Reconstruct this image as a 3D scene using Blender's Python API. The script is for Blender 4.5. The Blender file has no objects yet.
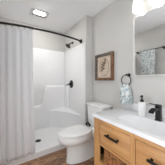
import bpy, bmesh, math, random
from math import sin, cos, pi, radians
from mathutils import Vector, Matrix

C = bpy.context.scene.collection
S = bpy.context.scene

# ------------------------------------------------------------------ camera, world, lights, exposure
CAM_H, FPX = 1.205, 112.7
cd = bpy.data.cameras.new('camera')
cam = bpy.data.objects.new('camera', cd); C.objects.link(cam)
cam.location = (0, 0, CAM_H)
cam.rotation_euler = (radians(90), 0, radians(-33.0))
cd.sensor_width = 36; cd.lens = 36 * FPX / 165
cd.shift_y = -2.5 / 165
cd.clip_start = 0.02
S.camera = cam

w = bpy.data.worlds.new('daylight'); S.world = w; w.use_nodes = True
bgn = w.node_tree.nodes['Background']
bgn.inputs[0].default_value = (0.93, 0.96, 1.0, 1)
bgn.inputs[1].default_value = 0.62

VIEW_EXPOSURE = 2.32
S.view_settings.view_transform = 'Standard'
S.view_settings.look = 'None'
S.view_settings.gamma = 1
S.view_settings.use_curve_mapping = False
S.view_settings.exposure = VIEW_EXPOSURE
SHADE_EMIT = 0.26      # white glass shades over the mirror, lit from inside
BULB_EMIT = 2.4       # bulbs inside the shades
FAN_EMIT = 36        # lens of the ceiling light in the shower

# ------------------------------------------------------------------ room dimensions (metres)
WX = 1.438      # right wall
LX = -0.20      # left wall
SY = 1.841      # shower front / stub wall face
BY = 2.865      # shower back wall
SX = 1.285      # shower right wall
CH = 2.50       # ceiling
HC = 0.795      # vanity top

# ------------------------------------------------------------------ helpers
def lin(c):
    return tuple(((v/255)/12.92 if v/255 <= 0.04045 else ((v/255+0.055)/1.055)**2.4) for v in c) + (1,)

def mat(name, rgb, rough=0.5, metal=0.0, spec=0.5, noise=None, bump=None, emit=None, coat=0):
    """noise=(scale, amount, stretch) varies the colour, bump=(scale, strength, stretch)"""
    m = bpy.data.materials.new(name); m.use_nodes = True
    nt = m.node_tree; b = nt.nodes['Principled BSDF']
    b.inputs['Base Color'].default_value = lin(rgb)
    b.inputs['Roughness'].default_value = rough
    b.inputs['Metallic'].default_value = metal
    b.inputs['Specular IOR Level'].default_value = spec
    b.inputs['Coat Weight'].default_value = coat
    tc = nt.nodes.new('ShaderNodeTexCoord')
    def tex(scale, stretch):
        mp = nt.nodes.new('ShaderNodeMapping'); mp.inputs['Scale'].default_value = stretch
        nt.links.new(tc.outputs['Object'], mp.inputs[0])
        n = nt.nodes.new('ShaderNodeTexNoise'); n.inputs['Scale'].default_value = scale
        n.inputs['Detail'].default_value = 4
        nt.links.new(mp.outputs[0], n.inputs['Vector'])
        return n
    if noise:
        sc, am, st = noise
        n = tex(sc, st); r = nt.nodes.new('ShaderNodeValToRGB')
        r.color_ramp.elements[0].position = 0.3; r.color_ramp.elements[1].position = 0.7
        r.color_ramp.elements[0].color = lin([max(0, v*(1-am)) for v in rgb])
        r.color_ramp.elements[1].color = lin([min(255, v*(1+am)) for v in rgb])
        nt.links.new(n.outputs['Fac'], r.inputs[0]); nt.links.new(r.outputs[0], b.inputs['Base Color'])
    if bump:
        sc, am, st = bump
        n = tex(sc, st); bp = nt.nodes.new('ShaderNodeBump'); bp.inputs['Strength'].default_value = am
        bp.inputs['Distance'].default_value = 0.01
        nt.links.new(n.outputs['Fac'], bp.inputs['Height']); nt.links.new(bp.outputs[0], b.inputs['Normal'])
    if emit:
        b.inputs['Emission Color'].default_value = emit[0] + (1,)
        b.inputs['Emission Strength'].default_value = emit[1]
    return m

ONE = (1, 1, 1)
M = {}
M['wall'] = mat('wall_paint', (206, 204, 200), 0.75, noise=(3, 0.008, ONE), bump=(140, 0.05, ONE))
M['ceil'] = mat('ceiling_paint', (244, 244, 245), 0.9, bump=(90, 0.05, ONE))
M['trim'] = mat('trim_paint', (214, 215, 217), 0.5)
M['acrylic'] = mat('shower_acrylic', (242, 242, 242), 0.16, noise=(2, 0.004, ONE))
M['porcelain'] = mat('porcelain', (236, 236, 235), 0.1, noise=(2, 0.003, ONE))
M['seat'] = mat('toilet_seat_plastic', (240, 240, 239), 0.22)
M['top'] = mat('cultured_marble', (232, 232, 233), 0.16, noise=(7, 0.02, ONE))
M['black'] = mat('matte_black_metal', (17, 16, 16), 0.42, metal=0.1, noise=(60, 0.1, ONE))
M['chrome'] = mat('brushed_steel', (150, 150, 150), 0.3, metal=1.0, noise=(40, 0.05, (1, 1, 12)))
M['shadow_brown'] = mat('shadow_brown', (34, 25, 19), 0.7, noise=(20, 0.1, ONE))  # shadow of the basket bay, put into a dark brown
M['drain_steel'] = mat('drain_steel', (92, 92, 92), 0.35, metal=0.7, noise=(40, 0.05, ONE))
M['frame_metal'] = mat('mirror_frame_metal', (232, 231, 228), 0.35, metal=0.2)
M['mirror'] = mat('mirror_glass', (246, 247, 247), 0.012, metal=1.0)
M['curtain'] = mat('curtain_cloth', (238, 238, 240), 0.85, noise=(160, 0.02, ONE), bump=(260, 0.12, ONE))
M['bottle'] = mat('white_ceramic', (238, 238, 236), 0.25)
M['plastic'] = mat('white_plastic', (214, 214, 213), 0.4)
M['grille'] = mat('grey_grille', (140, 140, 141), 0.5)
M['mat_board'] = mat('cream_mat_board', (216, 199, 182), 0.9, noise=(14, 0.03, ONE))
M['paper'] = mat('print_paper', (212, 193, 172), 0.9, noise=(30, 0.05, ONE))
M['ink'] = mat('olive_ink', (96, 84, 62), 0.9, noise=(50, 0.25, ONE))
M['ink_line'] = mat('faded_ink', (160, 142, 120), 0.9)
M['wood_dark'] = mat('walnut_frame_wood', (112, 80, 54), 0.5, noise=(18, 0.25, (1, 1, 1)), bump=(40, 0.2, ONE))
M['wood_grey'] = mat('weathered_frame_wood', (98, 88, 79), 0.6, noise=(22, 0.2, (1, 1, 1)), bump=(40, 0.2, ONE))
M['wicker'] = mat('wicker', (138, 93, 55), 0.7, noise=(45, 0.45, ONE), bump=(120, 0.4, ONE))
M['shade'] = mat('glowing_glass', (250, 250, 248), 0.3, emit=((1.0, 0.97, 0.93), SHADE_EMIT))
M['bulb'] = mat('glowing_bulb', (250, 250, 248), 0.3, emit=((1.0, 0.97, 0.93), BULB_EMIT))
M['lens'] = mat('glowing_lens', (250, 250, 250), 0.4, emit=((1.0, 0.98, 0.96), FAN_EMIT))

def wood_material(name, a, b, c, axis):
    m = bpy.data.materials.new(name); m.use_nodes = True
    nt = m.node_tree; p = nt.nodes['Principled BSDF']; p.inputs['Roughness'].default_value = 0.42
    tc = nt.nodes.new('ShaderNodeTexCoord'); mp = nt.nodes.new('ShaderNodeMapping')
    sc = [9.0, 9.0, 9.0]; sc[axis] = 0.8; mp.inputs['Scale'].default_value = sc
    nt.links.new(tc.outputs['Object'], mp.inputs[0])
    n = nt.nodes.new('ShaderNodeTexNoise'); n.inputs['Scale'].default_value = 3.0
    n.inputs['Detail'].default_value = 7; n.inputs['Distortion'].default_value = 0.6
    nt.links.new(mp.outputs[0], n.inputs['Vector'])
    r = nt.nodes.new('ShaderNodeValToRGB'); e = r.color_ramp.elements
    e[0].position = 0.3; e[0].color = lin(a); e[1].position = 0.72; e[1].color = lin(c)
    k = e.new(0.5); k.color = lin(b)
    nt.links.new(n.outputs['Fac'], r.inputs[0]); nt.links.new(r.outputs[0], p.inputs['Base Color'])
    bp = nt.nodes.new('ShaderNodeBump'); bp.inputs['Strength'].default_value = 0.06
    nt.links.new(n.outputs['Fac'], bp.inputs['Height']); nt.links.new(bp.outputs[0], p.inputs['Normal'])
    return m
OAK = ((180, 130, 82), (197, 147, 95), (208, 161, 109))
M['oak_v'] = wood_material('oak_upright_grain', *OAK, 2)
M['oak_h'] = wood_material('oak_level_grain', *OAK, 1)

def floor_material():
    m = bpy.data.materials.new('plank_floor'); m.use_nodes = True
    nt = m.node_tree; p = nt.nodes['Principled BSDF']; p.inputs['Roughness'].default_value = 0.45
    tc = nt.nodes.new('ShaderNodeTexCoord')
    br = nt.nodes.new('ShaderNodeTexBrick')
    br.inputs['Scale'].default_value = 1.0; br.inputs['Brick Width'].default_value = 0.62
    br.inputs['Row Height'].default_value = 0.11; br.inputs['Mortar Size'].default_value = 0.0022
    br.inputs['Color1'].default_value = lin((176, 136, 104)); br.inputs['Color2'].default_value = lin((128, 92, 66))
    br.inputs['Mortar'].default_value = lin((58, 42, 32)); br.offset = 0.37
    nt.links.new(tc.outputs['Object'], br.inputs['Vector'])
    mp = nt.nodes.new('ShaderNodeMapping'); mp.inputs['Scale'].default_value = (7, 26, 1)
    nt.links.new(tc.outputs['Object'], mp.inputs[0])
    n = nt.nodes.new('ShaderNodeTexNoise'); n.inputs['Scale'].default_value = 1.6; n.inputs['Detail'].default_value = 6
    nt.links.new(mp.outputs[0], n.inputs['Vector'])
    r = nt.nodes.new('ShaderNodeValToRGB'); e = r.color_ramp.elements
    e[0].position = 0.34; e[0].color = (0.42, 0.40, 0.38, 1); e[1].position = 0.66; e[1].color = (1.35, 1.3, 1.24, 1)
    nt.links.new(n.outputs['Fac'], r.inputs[0])
    mx = nt.nodes.new('ShaderNodeMix'); mx.data_type = 'RGBA'; mx.blend_type = 'MULTIPLY'
    mx.inputs['Factor'].default_value = 1.0
    nt.links.new(br.outputs['Color'], mx.inputs['A']); nt.links.new(r.outputs[0], mx.inputs['B'])
    nt.links.new(mx.outputs['Result'], p.inputs['Base Color'])
    return m
M['floor'] = floor_material()

def towel_material():
    m = bpy.data.materials.new('floral_towel'); m.use_nodes = True
    nt = m.node_tree; p = nt.nodes['Principled BSDF']; p.inputs['Roughness'].default_value = 0.95
    tc = nt.nodes.new('ShaderNodeTexCoord')
    v = nt.nodes.new('ShaderNodeTexVoronoi'); v.inputs['Scale'].default_value = 34
    n = nt.nodes.new('ShaderNodeTexNoise'); n.inputs['Scale'].default_value = 30; n.inputs['Detail'].default_value = 3
    for t in (v, n): nt.links.new(tc.outputs['Object'], t.inputs['Vector'])
    r = nt.nodes.new('ShaderNodeValToRGB'); r.color_ramp.interpolation = 'CONSTANT'; e = r.color_ramp.elements
    e[0].position = 0; e[0].color = lin((226, 229, 226)); e[1].position = 0.52; e[1].color = lin((184, 202, 212))
    for pos, c in ((0.66, (232, 233, 230)), (0.76, (166, 186, 186)), (0.86, (206, 212, 208))):
        k = e.new(pos); k.color = lin(c)
    sp = nt.nodes.new('ShaderNodeSeparateColor'); nt.links.new(v.outputs['Color'], sp.inputs[0])
    nt.links.new(sp.outputs[0], r.inputs[0])
    r2 = nt.nodes.new('ShaderNodeValToRGB'); e2 = r2.color_ramp.elements
    e2[0].position = 0.36; e2[0].color = lin((176, 190, 198)); e2[1].position = 0.52; e2[1].color = (1, 1, 1, 1)
    nt.links.new(n.outputs['Fac'], r2.inputs[0])
    mx = nt.nodes.new('ShaderNodeMix'); mx.data_type = 'RGBA'; mx.blend_type = 'MULTIPLY'; mx.inputs['Factor'].default_value = 0.85
    nt.links.new(r.outputs[0], mx.inputs['A']); nt.links.new(r2.outputs[0], mx.inputs['B'])
    nt.links.new(mx.outputs['Result'], p.inputs['Base Color'])
    bp = nt.nodes.new('ShaderNodeBump'); bp.inputs['Strength'].default_value = 0.3; bp.inputs['Distance'].default_value = 0.004
    nt.links.new(n.outputs['Fac'], bp.inputs['Height']); nt.links.new(bp.outputs[0], p.inputs['Normal'])
    return m
M['towel'] = towel_material()

def obj(name, bm, m, parent=None, smooth=True, angle=40):
    bmesh.ops.recalc_face_normals(bm, faces=bm.faces)
    me = bpy.data.meshes.new(name); bm.to_mesh(me); bm.free()
    for f in me.polygons: f.use_smooth = smooth
    if smooth:
        try: me.set_sharp_from_angle(angle=radians(angle))
        except Exception: pass
    me.materials.append(M[m] if isinstance(m, str) else m)
    o = bpy.data.objects.new(name, me); C.objects.link(o)
    if parent:
        o.parent = parent
        a, off = parent, Vector((0, 0, 0))
        while a: off += a.location; a = a.parent
        o.location = -off             # every shape is written in room coordinates
    return o

def tag(o, label, cat, group=None):
    o['label'] = label; o['category'] = cat
    if group: o['group'] = group
    return o

def thing(name, label, cat, loc, group=None):
    o = bpy.data.objects.new(name, None); C.objects.link(o); o.location = loc
    o.empty_display_size = 0.05
    return tag(o, label, cat, group)

def struct(o):
    o['kind'] = 'structure'; return o

def box(bm, x0, x1, y0, y1, z0, z1, bev=0.0, seg=2):
    t = bmesh.new()
    bmesh.ops.create_cube(t, size=1)
    for v in t.verts:
        v.co = Vector((x0+(v.co.x+.5)*(x1-x0), y0+(v.co.y+.5)*(y1-y0), z0+(v.co.z+.5)*(z1-z0)))
    if bev: bmesh.ops.bevel(t, geom=t.edges[:], offset=bev, segments=seg, profile=0.5, affect='EDGES')
    merge(bm, t); return bm

def merge(bm, t):
    me = bpy.data.meshes.new('tmp'); t.to_mesh(me); t.free(); bm.from_mesh(me); bpy.data.meshes.remove(me)

def B(*a, **k): return box(bmesh.new(), *a, **k)

def loft(bm, rings, cap0=True, cap1=True):
    vs = [[bm.verts.new(p) for p in r] for r in rings]
    n = len(vs[0])
    for a, b in zip(vs, vs[1:]):
        for i in range(n):
            bm.faces.new((a[i], a[(i+1) % n], b[(i+1) % n], b[i]))
    if cap0: bm.faces.new(vs[0][::-1])
    if cap1: bm.faces.new(vs[-1])
    return bm

def tube(bm, pts, r, n=12, closed=False):
    pts = [Vector(p) for p in pts]; rings = []
    N = len(pts); ref = None
    for i, p in enumerate(pts):
        a = pts[i-1] if (i > 0 or closed) else p
        b = pts[(i+1) % N] if (i < N-1 or closed) else p
        d = (b-a).normalized()
        if ref is None: ref = d.orthogonal().normalized()
        ref = (ref - d*ref.dot(d)).normalized()
        s = d.cross(ref); rr = r[i] if isinstance(r, (list, tuple)) else r
        rings.append([p+ref*cos(2*pi*k/n)*rr+s*sin(2*pi*k/n)*rr for k in range(n)])
    if closed:
        rings.append(rings[0])
        vs = [[bm.verts.new(q) for q in rg] for rg in rings[:-1]]; vs.append(vs[0])
        for a, b in zip(vs, vs[1:]):
            for k in range(n): bm.faces.new((a[k], a[(k+1) % n], b[(k+1) % n], b[k]))
        return bm
    return loft(bm, rings)

def lathe(bm, prof, centre, axis='z', n=32):
    """prof: [(radius, height)]"""
    rings = []
    for r, h in prof:
        rg = []
        for k in range(n):
            a = 2*pi*k/n; u, v = max(r, 1e-4)*cos(a), max(r, 1e-4)*sin(a)
            rg.append(Vector(centre)+Vector({'z': (u, v, h), 'x': (h, u, v), 'y': (u, h, v)}[axis]))
        rings.append(rg)
    return loft(bm, rings)

def egg(cx, cy, z, front, back, b, n=48, e=2.0, eb=2.6):
    """horizontal egg outline, nose towards -X"""
    pts = []
    for k in range(n):
        t = 2*pi*k/n; c, s = cos(t), sin(t)
        ex = eb if c > 0 else e
        x = (back if c > 0 else front)*math.copysign(abs(c)**(2/ex), c)
        y = b*math.copysign(abs(s)**(2/ex), s)
        pts.append(Vector((cx+x, cy+y, z)))
    return pts

def rrect(cu, cv, hu, hv, r, n=8):
    pts = []
    for q, (su, sv) in enumerate(((1, 1), (-1, 1), (-1, -1), (1, -1))):
        for k in range(n+1):
            a = pi/2*(q+k/n)
            pts.append((cu+su*(hu-r)+r*cos(a), cv+sv*(hv-r)+r*sin(a)))
    return pts

# ------------------------------------------------------------------ room shell
struct(obj('floor', B(LX-.1, WX+.1, -1.1, BY+.1, -0.1, 0), 'floor', smooth=False))
struct(obj('ceiling', B(LX-.1, WX+.1, -1.1, BY+.1, CH, CH+.1), 'ceil', smooth=False))
struct(obj('wall_right', B(WX, WX+.1, -1.1, BY+.1, 0, CH), 'wall', smooth=False))
bm = B(LX-.1, LX, .95, BY+.1, 0, CH)          # unseen doorway beside the camera, added to let in daylight
box(bm, LX-.1, LX, -1.1, -.05, 0, CH); box(bm, LX-.1, LX, -.05, .95, 2.05, CH)
struct(obj('wall_left', bm, 'wall', smooth=False))
bm = B(LX-.1, .35, -1.2, -1.1, 0, CH)          # wall behind the camera; its wide unseen opening is added for daylight
box(bm, .35, WX+.1, -1.2, -1.1, 0, .9); box(bm, .35, WX+.1, -1.2, -1.1, 2.36, CH)
struct(obj('wall_front', bm, 'wall', smooth=False))
struct(obj('wall_back', B(LX, WX, BY, BY+.1, 0, CH), 'wall', smooth=False))
struct(obj('wall_stub', B(SX, WX, SY, BY, 0, CH), 'wall', smooth=False))
struct(obj('baseboard_right', B(WX-.014, WX, 1.115, SY, 0, .10, bev=.003), 'trim'))
struct(obj('baseboard_stub', B(SX, WX-.014, SY-.014, SY, 0, .10, bev=.003), 'trim'))

# ------------------------------------------------------------------ shower stall
PT, ST = 0.022, 1.962      # panel thickness, surround top
sh = thing('shower_stall', 'white moulded shower stall with corner seat behind the white curtain', 'shower', (.54, 2.35, 0))
XL, XR, YB = LX+.004, SX-.004, BY-.004
bm = bmesh.new()           # pan: raised front threshold, sloped floor towards the drain
def pan_z(x, y):
    if y < SY+.095: return .095
    t = min(1, max(0, (y-SY-.095)/.03))
    d = math.hypot((x-.464)/.9, y-2.271)
    return (.095*(1-t)) + (.040+.022*min(1, d/.7))*t
nx, ny = 40, 48
ys = [SY+.002, SY+.010, SY+.05, SY+.088, SY+.095, SY+.10, SY+.106, SY+.112, SY+.118, SY+.125]
ys += [SY+.125+(YB-SY-.125)*k/24 for k in range(1, 25)]
xs = [XL+(XR-XL)*i/nx for i in range(nx+1)]
g = [[bm.verts.new((x, y, pan_z(x, y)-(.008 if y < SY+.005 else 0))) for x in xs] for y in ys]
for j in range(len(ys)-1):
    for i in range(nx): bm.faces.new((g[j][i], g[j][i+1], g[j+1][i+1], g[j+1][i]))
bot = [[bm.verts.new((x, y, 0.001)) for x in (XL, XR)] for y in (SY, YB)]
bm.faces.new([bot[0][0], bot[0][1]]+g[0][::-1])
bm.faces.new([bot[1][1], bot[1][0]]+g[-1])
bm.faces.new([bot[1][0], bot[0][0]]+[r[0] for r in g])
bm.faces.new([bot[0][1], bot[1][1]]+[r[-1] for r in g[::-1]])
bm.faces.new([bot[0][0], bot[1][0], bot[1][1], bot[0][1]])
obj('shower_pan', bm, 'acrylic', sh)
dr = obj('drain', lathe(bmesh.new(), [(0, 0), (.056, 0), (.056, .004), (.046, .006), (0, .0045)], (.464, 2.271, .039)), 'drain_steel', sh)
dr['label'] = 'round steel drain in the pan floor'
bm = bmesh.new()
for k in range(5): box(bm, .464-.034, .464+.034, 2.271-.028+k*.014-.004, 2.271-.028+k*.014+.004, .0445, .0458)
obj('drain_slot', bm, 'black', dr)
obj('back_panel', B(XL, XR, YB-PT, YB, .05, ST, bev=.006), 'acrylic', sh)
obj('side_panel', B(XR-PT, XR, SY+.012, YB-PT, .05, ST, bev=.006), 'acrylic', sh)
obj('side_panel', B(XL, XL+PT, SY+.012, YB-PT, .05, ST, bev=.006), 'acrylic', sh)
# raised lower section of the back panel: low ledge on the left, an S step, high ledge on the right
def ledge(curve, to3d, depth, R_):
    """raised lower section below an upper edge curve, with a rounded edge"""
    N = len(curve); nor = []
    for i in range(N):
        a, b = Vector(curve[max(0, i-1)]), Vector(curve[min(N-1, i+1)]); d = (b-a).normalized(); nor.append(Vector((d.y, -d.x)))
    rows = []
    for k in range(8):
        a = pi/2*k/6 if k < 7 else 0
        ins, dep = (R_*(1-cos(a)), depth-R_+R_*sin(a)) if k < 7 else (R_, depth)
        if k == 0: rows.append([(c[0], c[1], -.001) for c in curve])
        rows.append([(c[0]+n.x*ins, c[1]+n.y*ins if k < 7 else .055, dep) for c, n in zip(curve, nor)])
    rows.append([(c[0], .055, -.001) for c in curve])
    t = bmesh.new(); vs = [[t.verts.new(to3d(*p)) for p in r] for r in rows]
    for a, b in zip(vs, vs[1:]):
        for i in range(N-1): t.faces.new((a[i], a[i+1], b[i+1], b[i]))
    for e_ in (0, -1): t.faces.new([r[e_] for r in vs])
    return t
def fillet(pts, r, n=6):
    out = [pts[0]]
    for a, b, c in zip(pts, pts[1:], pts[2:]):
        a, b, c = Vector(a), Vector(b), Vector(c); u, v = (a-b).normalized(), (c-b).normalized()
        p, q = b+u*r, b+v*r
        for k in range(n+1):
            t_ = k/n; out.append(tuple(p*(1-t_)**2+b*2*t_*(1-t_)+q*t_*t_))
    return out+[pts[-1]]
up = fillet([(XL+PT, .592), (.630, .592), (.722, 1.067), (XR-PT-.002, 1.067)], .085)
obj('moulded_ledge', ledge(up, lambda x, z, d: (x, YB-PT+.001-d-.0005, z), .080, .050), 'acrylic', sh, angle=60)
up2 = fillet([(-2.58, .52), (-2.60, 1.067), (-(YB-PT-.002), 1.067)][::-1], .05)
obj('moulded_ledge', ledge(up2, lambda y, z, d: (XR-PT+.001-d-.0005, -y, z), .040, .028), 'acrylic', sh, angle=60)
# corner seat with a gently hollow front
cx, cy = XR-PT+.002, YB-PT+.002
def seat_ring(sc, z):
    A, Bp = Vector((cx-.62*sc, cy)), Vector((cx, cy-.85*sc)); pts = [Vector((cx, cy, z))]
    for k in range(17):
        u = k/16; p = A.lerp(Bp, u); inw = (Vector((cx, cy))-(A+Bp)/2).normalized()*.15*sin(pi*u)*sc
        pts.append(Vector((p.x+inw.x, p.y+inw.y, z)))
    return pts
seat_rings = [seat_ring(.955, .055), seat_ring(.96, .25), seat_ring(.97, .41), seat_ring(.99, .437), seat_ring(1.0, .447), seat_ring(.99, .456), seat_ring(.97, .459)]
bm = loft(bmesh.new(), seat_rings, True, False)
bm.verts.ensure_lookup_table(); top = [v for v in bm.verts][-len(seat_rings[0]):]
crest = bm.verts.new((cx, cy, .525))             # the seat rises into the corner and sheds water forwards
for a, b in zip(top, top[1:]+top[:1]): bm.faces.new((a, b, crest))
obj('corner_seat', bm, 'acrylic', sh)

# shower valve
PX = XR-PT
vl = thing('shower_valve', 'round black shower valve trim with lever on the white side panel', 'shower valve', (PX, 2.43, 1.107))
obj('escutcheon', lathe(bmesh.new(), [(.094, 0), (.096, -.004), (.091, -.010), (.045, -.014), (.030, -.016), (.030, -.050), (.026, -.056), (0, -.057)], (PX, 2.43, 1.107), 'x'), 'black', vl)
obj('lever', tube(bmesh.new(), [(PX-.045, 2.43, 1.107), (PX-.062, 2.435, 1.105), (PX-.075, 2.47, 1.096), (PX-.08, 2.56, 1.070)], [.020, .017, .013, .011]), 'black', vl)
# shower head
SHY, SHZ = 2.40, 2.10
hd = thing('shower_sprayer', 'black shower head on a short arm high on the shower side wall', 'shower head', (SX, SHY, SHZ))
obj('flange', lathe(bmesh.new(), [(.030, 0), (.031, -.006), (.024, -.014), (.012, -.018)], (SX-.001, SHY, SHZ), 'x'), 'black', hd)
arm = []
for k in range(9):
    u = k/8; arm.append((SX-.005-.090*u, SHY, SHZ-.052*u*u))
obj('arm', tube(bmesh.new(), arm, .011), 'black', hd)
e = Vector(arm[-1]); d = Vector((-.62, -.05, -.78)).normalized(); q = d.to_track_quat('Z', 'Y').to_matrix()
t = lathe(bmesh.new(), [(.014, -.012), (.020, 0), (.018, .018), (.030, .035), (.060, .052), (.066, .060), (.064, .066), (.056, .068), (0, .067)], (0, 0, 0))
bmesh.ops.transform(t, matrix=Matrix.Translation(e) @ q.to_4x4(), verts=t.verts)
obj('spray_head', t, 'black', hd)

# ------------------------------------------------------------------ curtain rod and curtain
RZ = 2.03
def rod_y(x): return 2.03-.11*(1-((x-.5425)/.7425)**2)
rod = thing('curtain_rod', 'black bowed shower curtain rod spanning the shower front', 'curtain rod', (.54, 1.92, RZ))
obj('rod', tube(bmesh.new(), [(x, rod_y(x), RZ) for x in [LX+.006+(SX-LX-.012)*k/48 for k in range(49)]], .0175, 16), 'black', rod)
for xx, s in ((SX-.0005, -1), (LX+.0005, 1)):
    obj('flange', lathe(bmesh.new(), [(.044, 0), (.045, s*.006), (.040, s*.016), (.026, s*.026), (.023, s*.044), (.0175, s*.046)], (xx, rod_y(xx), RZ), 'x'), 'black', rod)

bm = bmesh.new()
NU, NV = 180, 40
X0, X1 = LX+.034, .312
def fold(x, v):
    ph = (x-X0)/(X1-X0)
    a = .008+.009*v
    return a*(sin(ph*2*pi*5.2+.4)+.25*sin(ph*2*pi*8.1+1.7+.6*v)) + .006*v*sin(ph*23+2*v)
grid = []
for j in range(NV+1):
    v = j/NV; row = []
    z = (RZ-.035)*(1-v)+.105*v
    for i in range(NU+1):
        u = i/NU; x = X0+(X1-X0)*u+.020*v*u
        y = rod_y(x)*(1-v)+1.812*v+fold(x-.02*v*u, v)*.9
        zz = z+(.006*sin(u*31)*v) - (.010*(1-v)**8*(1-abs(cos(u*pi*6))))
        row.append(bm.verts.new((x, y, zz)))
    grid.append(row)
for j in range(NV):
    for i in range(NU): bm.faces.new((grid[j][i], grid[j][i+1], grid[j+1][i+1], grid[j+1][i]))
cur = obj('shower_curtain', bm, 'curtain', angle=180)
sm = cur.modifiers.new('thickness', 'SOLIDIFY'); sm.thickness = .0018; sm.offset = 0
tag(cur, 'white cloth shower curtain pulled to the left on the bowed rod', 'shower curtain')
for k in range(7):
    u = (k+.5)/6
    if k == 6: u = .985
    x = X0+(X1-X0)*u
    pts = [(x, rod_y(x)+.020*sin(2*pi*i/20), RZ-.010+.026*cos(2*pi*i/20)) for i in range(20)]
    r = obj('curtain_ring', tube(bmesh.new(), pts, .0028, 8, closed=True), 'black')
    tag(r, 'thin dark ring hanging the white curtain from the black rod', 'curtain ring', 'curtain rings along the black rod')

# ------------------------------------------------------------------ ceiling light over the shower
FX, FY = .495, 2.30
fn = thing('ceiling_light', 'white rectangular vent fan light glowing in the ceiling over the shower', 'ceiling light', (FX, FY, CH))
fa = radians(0)
obj('housing', B(FX-.160, FX+.160, FY-.115, FY+.115, CH-.014, CH, bev=.005), 'plastic', fn)
obj('grille', B(FX-.125, FX+.125, FY+.02, FY+.085, CH-.017, CH-.013, bev=.001), 'grille', fn)
obj('lens', B(FX-.092, FX+.092, FY-.080, FY-.008, CH-.022, CH-.013, bev=.004), 'lens', fn)['label'] = 'glowing white lens'

# ------------------------------------------------------------------ toilet
TY = 1.50
to = thing('toilet', 'white two-piece toilet with closed lid between vanity and shower', 'toilet', (1.0, TY, 0))
rings = [egg(.985, TY, .002, .290, .27, .118), egg(.985, TY, .025, .290, .27, .118), egg(.985, TY, .04, .283, .26, .112),
         egg(.985, TY, .13, .278, .25, .106), egg(.98, TY, .22, .278, .25, .108), egg(.96, TY, .262, .285, .25, .118),
         egg(.91, TY, .295, .290, .25, .150), egg(.885, TY, .322, .292, .24, .172), egg(.877, TY, .350, .296, .235, .184), egg(.875, TY, .385, .298, .23, .187),
         egg(.875, TY, .397, .292, .225, .182)]
obj('bowl', loft(bmesh.new(), rings), 'porcelain', to, angle=60)
obj('tank_platform', B(1.04, 1.40, TY-.115, TY+.115, .30, .395, bev=.03, seg=4), 'porcelain', to)
obj('trapway', loft(bmesh.new(), [egg(1.24, TY, .002, .12, .13, .112), egg(1.24, TY, .03, .12, .13, .112), egg(1.24, TY, .06, .10, .12, .095), egg(1.24, TY, .31, .10, .12, .095)]), 'porcelain', to)
for s in (-1, 1):
    obj('bolt_cap', lathe(bmesh.new(), [(.016, 0), (.016, .010), (.011, .018), (0, .020)], (1.17, TY+s*.098, .026)), 'porcelain', to)
obj('seat', loft(bmesh.new(), [egg(.872, TY, .398, .270, .18, .160), egg(.872, TY, .4045, .270, .18, .160), egg(.872, TY, .4055, .298, .205, .190), egg(.872, TY, .414, .298, .205, .190), egg(.872, TY, .418, .293, .20, .186)]), 'seat', to)
obj('lid', loft(bmesh.new(), [egg(.872, TY, .417, .262, .18, .155), egg(.872, TY, .4265, .262, .18, .155), egg(.872, TY, .4275, .297, .205, .189), egg(.872, TY, .438, .297, .205, .189), egg(.872, TY, .443, .288, .20, .181), egg(.872, TY, .446, .20, .14, .12)]), 'seat', to)
for s in (-1, 1):
    h = obj('hinge', tube(bmesh.new(), [(1.085, TY+s*.075-.025, .418), (1.085, TY+s*.075+.025, .418)], .014, 14), 'seat', to)
def tank_ring(z, ix, iy, r=.035):
    return [Vector((x, y, z)) for x, y in rrect(1.31, TY, .108-ix, .218-iy, r)]
obj('tank', loft(bmesh.new(), [tank_ring(.394, .03, .045), tank_ring(.42, .015, .028), tank_ring(.60, .006, .010), tank_ring(.757, .002, .003)]), 'porcelain', to)
obj('tank_lid', loft(bmesh.new(), [tank_ring(.756, -.004, -.004), tank_ring(.760, -.010, -.010), tank_ring(.782, -.010, -.010), tank_ring(.789, -.006, -.006), tank_ring(.792, .004, .004)]), 'porcelain', to)
# black curved fitting standing between lid and tank
f = obj('fitting', tube(bmesh.new(), [(1.145, TY+.135, .392), (1.145, TY+.135, .425), (1.15, TY+.12, .447), (1.155, TY+.09, .455), (1.16, TY+.065, .440), (1.16, TY+.055, .410)], [.013, .014, .016, .016, .014, .012]), 'black', to)
f['label'] = 'black curved fitting between lid and tank'

# ------------------------------------------------------------------ vanity cabinet
VX, VY0, VY1, VZ = .885, .06, 1.098, HC-.036
XB = WX-.004
va = thing('vanity_cabinet', 'light oak vanity cabinet with black pulls under the white sink top', 'vanity cabinet', (1.15, .58, 0))
D0, D1, D2, D3 = VY0+.10, .556, .598, .998      # drawer bays along Y
for y0, y1 in ((VY0, VY0+.02), (VY1-.02, VY1)):
    obj('side_panel', B(VX+.018, XB, y0, y1, .10, VZ, bev=.002), 'oak_v', va)
obj('back_panel', B(XB-.012, XB, VY0+.02, VY1-.02, .10, VZ), 'oak_v', va)
obj('bay_shadow', B(VX+.021, XB-.013, VY1-.0235, VY1-.0195, .2585, .445), 'shadow_brown', va)['label'] = 'painted shadow on the inner side of the open bay'  # thin dark sheet painting the shadow in the gap beside the basket
obj('partition', B(VX+.018, XB-.012, .566, .588, .10, .665), 'oak_v', va)
obj('shelf', B(VX+.018, XB-.012, VY0+.02, .566, .240, .258), 'oak_h', va)
obj('shelf', B(VX+.018, XB-.012, .588, VY1-.02, .240, .258), 'oak_h', va)
for y0, y1 in ((VY0, D0), (D1, D2), (D3, VY1)):
    obj('face_stile', B(VX, VX+.02, y0, y1, .10, VZ, bev=.0015, seg=1), 'oak_v', va)
for y0, y1 in ((D0, D1), (D2, D3)):
    for z0, z1 in ((.712, VZ), (.446, .470), (.19, .258)):
        obj('face_rail', B(VX+.001, VX+.019, y0, y1, z0, z1, bev=.0015, seg=1), 'oak_h', va)
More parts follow.
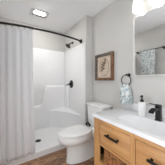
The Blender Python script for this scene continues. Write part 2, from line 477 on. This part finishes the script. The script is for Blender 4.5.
for x in (VX+.002, XB-.052):
    for y in (VY0+.002, VY1-.052):
        obj('leg', B(x, x+.05, y, y+.05, 0, .10, bev=.003), 'oak_v', va)
for y0, y1 in ((D0, D1), (D2, D3)):
    yc = (y0+y1)/2
    d = obj('drawer', box(B(VX+.004, VX+.022, y0+.004, y1-.004, .474, .708, bev=.002), VX+.022, XB-.05, y0+.02, y1-.02, .49, .64), 'oak_h', va)
    bm = bmesh.new(); zc = .612; hx = VX-.030
    for s in (-1, 1):
        tube(bm, [(VX+.005, yc+s*.064, zc), (hx, yc+s*.064, zc)], .0085, 10)
        lathe(bm, [(.011, 0), (.011, -.004), (.007, -.006)], (VX+.0045, yc+s*.064, zc), 'x', 14)
    box(bm, hx-.009, hx+.009, yc-.084, yc+.084, zc-.0095, zc+.0095, bev=.004)
    p = obj('pull', bm, 'black', d); p['label'] = 'black bar pull'

# wicker basket in the open bay
KX0, KX1, KY0, KY1, KZ0, KZ1 = .897, 1.30, .616, .958, .2585, .428
bk = thing('wicker_basket', 'brown wicker basket in the open bay of the vanity', 'basket', ((KX0+KX1)/2, (KY0+KY1)/2, KZ0))
bm = bmesh.new(); nl = 12
for L in range(nl):
    z = KZ0+.008+(KZ1-KZ0-.03)*L/(nl-1); base = rrect((KX0+KX1)/2, (KY0+KY1)/2, (KX1-KX0)/2-.009, (KY1-KY0)/2-.009, .03, 6)
    pts = []; 
    for i in range(len(base)):
        a, b2 = Vector(base[i]), Vector(base[(i+1) % len(base)])
        m_ = max(1, int((b2-a).length/.011))
        for q_ in range(m_): pts.append(a.lerp(b2, q_/m_))
    c0 = Vector(((KX0+KX1)/2, (KY0+KY1)/2)); out = []
    for i, p in enumerate(pts):
        n_ = (pts[(i+1) % len(pts)]-pts[i-1]).normalized(); n_ = Vector((n_.y, -n_.x))
        off = .0035*(1 if (i//2+L) % 2 else -1)
        out.append((p.x+n_.x*off, p.y+n_.y*off, z))
    tube(bm, out, .0068, 6, closed=True)
obj('woven_body', bm, 'wicker', bk)
obj('bottom', B(KX0+.012, KX1-.012, KY0+.012, KY1-.012, KZ0, KZ0+.008), 'wicker', bk)
rimp = [(x, y, KZ1-.010) for x, y in rrect((KX0+KX1)/2, (KY0+KY1)/2, (KX1-KX0)/2-.010, (KY1-KY0)/2-.010, .03, 6)]
obj('rim', tube(bmesh.new(), rimp, .010, 10, closed=True), 'wicker', bk)

# ------------------------------------------------------------------ sink top
TX0, TX1, TY0, TY1 = .862, WX-.001, .045, 1.110
vt = thing('sink_top', 'white sink top with an integral basin on the oak vanity', 'countertop', (1.15, .58, HC))
BXC, BYC, BHX, BHY = 1.075, .555, .155, .285
NN = 128
def se(a, sx, sy, e=3.2):
    c, s = cos(a), sin(a)
    return (BXC+sx*math.copysign(abs(c)**(2/e), c), BYC+sy*math.copysign(abs(s)**(2/e), s))
def rect_hit(px, py):
    dx, dy = px-BXC, py-BYC; t_ = 1e9
    if dx > 0: t_ = min(t_, (TX1-BXC)/dx)
    if dx < 0: t_ = min(t_, (TX0-BXC)/dx)
    if dy > 0: t_ = min(t_, (TY1-BYC)/dy)
    if dy < 0: t_ = min(t_, (TY0-BYC)/dy)
    return BXC+dx*t_, BYC+dy*t_
angs = [2*pi*k/NN for k in range(NN)]
inner = [se(a, BHX, BHY) for a in angs]; outer = [list(rect_hit(*p)) for p in inner]
for X, Y in ((TX0, TY0), (TX0, TY1), (TX1, TY0), (TX1, TY1)):
    i = min(range(NN), key=lambda k: (outer[k][0]-X)**2+(outer[k][1]-Y)**2); outer[i] = [X, Y]
def shrink(pts, k):
    return [(min(max(x, TX0+k), TX1-k), min(max(y, TY0+k), TY1-k)) for x, y in pts]
bm = bmesh.new()
mk = lambda pts, z: [Vector((x, y, z)) for x, y in pts]
loft(bm, [mk(inner, HC-.036), mk(outer, HC-.036), mk(outer, HC-.005), mk(shrink(outer, .002), HC-.0015), mk(shrink(outer, .006), HC), mk(inner, HC), mk(inner, HC-.036)], False, False)
bmesh.ops.remove_doubles(bm, verts=bm.verts, dist=1e-5)
obj('slab', bm, 'top', vt, angle=35)
bm = bmesh.new(); rg = []
for k, (s, dz) in enumerate(((1.003, .0004), (.985, -.002), (.96, -.008), (.92, -.024), (.86, -.052), (.76, -.080), (.60, -.097), (.35, -.106), (.10, -.109))):
    rg.append([Vector((x, y, HC+dz)) for x, y in [se(a, BHX*s, BHY*s, 3.2 if s > .5 else 2.4) for a in angs]])
loft(bm, rg, False, True)
obj('basin', bm, 'top', vt, angle=180)
obj('basin_drain', lathe(bmesh.new(), [(.026, 0), (.026, .003), (.018, .005), (0, .006)], (BXC, BYC, HC-.109)), 'black', vt)
obj('backsplash', B(WX-.021, WX-.001, TY0, TY1, HC-.002, HC+.098, bev=.003), 'top', vt)

# faucet
fc = thing('faucet', 'black single-handle waterfall faucet behind the basin', 'faucet', (1.268, .538, HC))
def slab_path(bm, path, y0, y1, th):
    rings = [[Vector((x, y0, z)), Vector((x, y1, z)), Vector((x, y1, z+th)), Vector((x, y0, z+th))] for x, z in path]
    return loft(bm, rings)
bm = bmesh.new()
rr = lambda z, hx, hy, cx_: [Vector((x, y, z)) for x, y in rrect(cx_, .538, hx, hy, .006, 4)]
loft(bm, [rr(HC, .030, .029, 1.27), rr(HC+.006, .030, .029, 1.27), rr(HC+.008, .024, .024, 1.27), rr(HC+.10, .023, .023, 1.268), rr(HC+.148, .027, .024, 1.262), rr(HC+.152, .025, .022, 1.262)])
obj('body', bm, 'black', fc)
t = slab_path(bmesh.new(), [(1.262, HC+.106), (1.21, HC+.118), (1.17, HC+.118), (1.135, HC+.108), (1.115, HC+.094)], .516, .560, .016)
obj('spout', t, 'black', fc, angle=30)
t = slab_path(bmesh.new(), [(1.288, HC+.153), (1.25, HC+.158), (1.19, HC+.168), (1.125, HC+.180)], .518, .558, .008)
obj('handle', t, 'black', fc, angle=30)

# soap bottle
sb = thing('soap_dispenser', 'white cylindrical soap dispenser with black pump left of the faucet', 'soap dispenser', (1.267, .708, HC))
bc = (1.267, .708, HC)
obj('bottle', lathe(bmesh.new(), [(.039, 0), (.042, .003), (.042, .150), (.039, .157), (.020, .161), (.016, .163)], bc), 'bottle', sb)
bm = lathe(bmesh.new(), [(.019, .162), (.020, .165), (.020, .185), (.017, .188), (.008, .190), (.008, .212), (.013, .214), (.013, .232), (.010, .236), (0, .2365)], bc)
tube(bm, [(1.267, .708, HC+.226), (1.24, .703, HC+.228), (1.215, .699, HC+.222)], [.007, .006, .0045], 10)
obj('pump', bm, 'black', sb)['label'] = 'black pump top'

# ------------------------------------------------------------------ mirror
MY, MZ, MHY, MHZ = .612, 1.651, .294, .394
mi = thing('wall_mirror', 'large rounded rectangular mirror with thin pale metal frame above sink', 'mirror', (WX, MY, MZ))
def yz_ring(x, ins, r): return [Vector((x, y, z)) for y, z in rrect(MY, MZ, MHY-ins, MHZ-ins, r, 10)]
bm = loft(bmesh.new(), [yz_ring(WX-.001, 0, .05), yz_ring(WX-.028, 0, .05), yz_ring(WX-.030, .002, .048), yz_ring(WX-.030, .010, .040), yz_ring(WX-.028, .011, .039), yz_ring(WX-.001, .011, .039), yz_ring(WX-.001, 0, .05)], False, False)
bmesh.ops.remove_doubles(bm, verts=bm.verts, dist=1e-5)
obj('frame', bm, 'frame_metal', mi)
obj('mirror_glass', loft(bmesh.new(), [yz_ring(WX-.006, .0105, .0395), yz_ring(WX-.026, .0105, .0395)]), 'mirror', mi, smooth=False)

# vanity light
vlz, LYC = 2.160, .617
li = thing('vanity_light', 'wall light with a row of glowing glass shades above the mirror', 'wall light', (WX, LYC, vlz))
obj('backplate', B(WX-.022, WX-.0005, LYC-.26, LYC+.26, vlz+.125, vlz+.215, bev=.004), 'chrome', li)
for yc in (LYC+.203, LYC, LYC-.203):
    sx = 1.372
    a = obj('arm', tube(bmesh.new(), [(WX-.02, yc, vlz+.17), (sx+.03, yc, vlz+.175), (sx+.008, yc, vlz+.170), (sx, yc, vlz+.155), (sx, yc, vlz+.11)], .008, 10), 'chrome', li)
    obj('socket_cup', lathe(bmesh.new(), [(.012, .108), (.026, .104), (.030, .085), (.030, .078)], (sx, yc, vlz)), 'chrome', a)
    pr_ = [(.028, .082), (.040, .076), (.050, .058), (.057, .03), (.061, 0), (.063, -.04), (.063, -.070), (.059, -.080), (.050, -.085)]
    prof = pr_+[(r-.003, h) for r, h in pr_[::-1]]
    bm = bmesh.new(); loft(bm, [[Vector((sx+r*cos(2*pi*k/32), yc+r*sin(2*pi*k/32), vlz+h)) for k in range(32)] for r, h in prof+prof[:1]], False, False)
    bmesh.ops.remove_doubles(bm, verts=bm.verts, dist=1e-5)
    g_ = obj('glass_shade', bm, 'shade', li); g_['label'] = 'glowing white glass shade'
    obj('bulb', lathe(bmesh.new(), [(.013, .08), (.014, .05), (.024, .025), (.030, 0), (.028, -.02), (.018, -.036), (0, -.042)], (sx, yc, vlz-.008)), 'bulb', g_)

# ------------------------------------------------------------------ framed print
PY0, PY1, PZ0, PZ1 = 1.259, 1.708, 1.198, 1.675
pf = thing('framed_print', 'wood framed botanical print on the grey wall above the toilet', 'picture', (WX, (PY0+PY1)/2, (PZ0+PZ1)/2))
FW, FD = .046, .045
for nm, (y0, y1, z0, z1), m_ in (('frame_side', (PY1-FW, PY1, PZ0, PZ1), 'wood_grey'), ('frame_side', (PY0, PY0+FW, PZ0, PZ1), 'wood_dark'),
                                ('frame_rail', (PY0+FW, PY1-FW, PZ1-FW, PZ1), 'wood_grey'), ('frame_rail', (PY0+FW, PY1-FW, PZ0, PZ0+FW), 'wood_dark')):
    obj(nm, B(WX-FD, WX-.0005, y0, y1, z0, z1, bev=.004), m_, pf)
obj('mat_board', B(WX-.014, WX-.002, PY0+FW-.002, PY1-FW+.002, PZ0+FW-.002, PZ1-FW+.002), 'mat_board', pf)
pyc, pzc = (PY0+PY1)/2, (PZ0+PZ1)/2
pr = obj('print', loft(bmesh.new(), [[Vector((x, pyc+.105*cos(2*pi*k/48), pzc+.150*sin(2*pi*k/48))) for k in range(48)] for x in (WX-.0135, WX-.0152)]), 'paper', pf)
obj('oval_border', tube(bmesh.new(), [(WX-.0152, pyc+.112*cos(2*pi*k/60), pzc+.158*sin(2*pi*k/60)) for k in range(60)], .0032, 6, closed=True), 'ink', pr)
bm = bmesh.new()
stem = [(WX-.0155, pyc+.050-.02*k/8-.055*(k/8)**2, pzc-.095+.20*k/8) for k in range(9)]
tube(bm, stem, .0035, 6)
def leaf(bm, base, ang, ln, wd):
    c, s = cos(ang), sin(ang); L = [];
    for k in range(7): u = k/6; L.append((u*ln, wd*sin(pi*u)**.8))
    for k in range(5, 0, -1): u = k/6; L.append((u*ln, -wd*sin(pi*u)**.8))
    p = [Vector((0, base[1]+a*c-b*s, base[2]+a*s+b*c)) for a, b in L]
    loft(bm, [[Vector((WX-.0150, q.y, q.z)) for q in p], [Vector((WX-.0165, q.y, q.z)) for q in p]])
for k, (i, a_) in enumerate(((2, 150), (3, 35), (4, 140), (5, 30), (6, 150), (6, 60), (7, 120), (8, 100), (1, 40))):
    leaf(bm, stem[i], radians(a_), .070-.003*k, .017)
obj('sprig', bm, 'ink', pr)['label'] = 'olive leafy sprig'

# ------------------------------------------------------------------ towel ring and its towel
RY, RC, RR = .998, 1.200, .076
tr = thing('towel_ring', 'black towel ring on the wall between print and mirror', 'towel ring', (WX, RY, RC+RR))
bm = lathe(bmesh.new(), [(.026, 0), (.026, -.006), (.012, -.012), (.011, -.055), (.014, -.058), (.014, -.068), (0, -.07)], (WX-.0005, RY-.01, RC+RR), 'x', 20)
obj('mount', bm, 'black', tr)
RX = WX-.062
obj('ring', tube(bmesh.new(), [(RX, RY+RR*sin(2*pi*k/40), RC+RR*cos(2*pi*k/40)) for k in range(40)], .0062, 10, closed=True), 'black', tr)

def drape(name, path_fn, n_u, n_v, th):
    bm = bmesh.new(); g = [[bm.verts.new(path_fn(i/n_u, j/n_v)) for i in range(n_u+1)] for j in range(n_v+1)]
    for j in range(n_v):
        for i in range(n_u): bm.faces.new((g[j][i], g[j][i+1], g[j+1][i+1], g[j+1][i]))
    o = obj(name, bm, 'towel', angle=180)
    md = o.modifiers.new('thickness', 'SOLIDIFY'); md.thickness = th; md.offset = 0
    return o
# towel pulled through the ring: front tail is wider and shorter, back tail hangs lower towards the mirror
zr = RC-RR+.012
def hand(u, v):
    front = v < .5
    t_ = abs(v-.5)*2                        # 0 over the ring, 1 at the hem
    w_ = .058+.022*min(1, t_*2.2)
    y = RY+.006+(u-.5)*2*w_*(1 if front else .78)-(0 if front else .030*t_)
    drop = (.262 if front else .262)*t_
    x = RX+(-1 if front else 1)*(.0145+.010*sin(min(1, t_*3)*pi/2))+.007*sin(u*15+(0 if front else 2))*(.4+t_)
    z = zr+.0120*(1-min(1, t_*14)**2)-drop-.012*(cos((u-.5)*pi)-1)*t_-(.012*u*t_ if front else 0)
    if t_ < .07: x = RX+(x-RX)*(t_/.07)
    return (x, y, z)
ht = drape('hand_towel', hand, 24, 44, .006)
tag(ht, 'white hand towel with pale blue print hanging through the black wall ring', 'towel')

# ------------------------------------------------------------------ towel bar on the left wall (seen in the mirror)
BX, BZ, BY0, BY1 = LX+.07, 1.96, 1.165, 1.795
tb = thing('towel_bar', 'black towel bar on the opposite wall, reflected in the mirror', 'towel bar', (LX, (BY0+BY1)/2, BZ))
obj('bar', tube(bmesh.new(), [(BX, BY0-.012, BZ), (BX, BY1+.012, BZ)], .0085, 12), 'black', tb)
for y in (BY0, BY1):
    obj('post', lathe(bmesh.new(), [(.029, 0), (.029, .007), (.014, .014), (.013, .07), (.017, .076), (.016, .088), (0, .089)], (LX+.0005, y, BZ), 'x', 20), 'black', tb)
def bath(u, v):
    front = v < .5; t_ = abs(v-.5)*2
    y = 1.325+.335*u+.010*sin(v*9)*t_
    x = BX+(1 if front else -1)*(.0135+.004*sin(u*11+v*3)*t_)
    if t_ < .05: x = BX+(x-BX)*(t_/.05)
    z = BZ+.0125*(1-min(1, t_*20)**2)-(.62 if front else .56)*t_
    return (x, y, z)
bt = drape('bath_towel', bath, 24, 50, .006)
tag(bt, 'printed pale towel over the black bar, reflected in the mirror', 'towel')
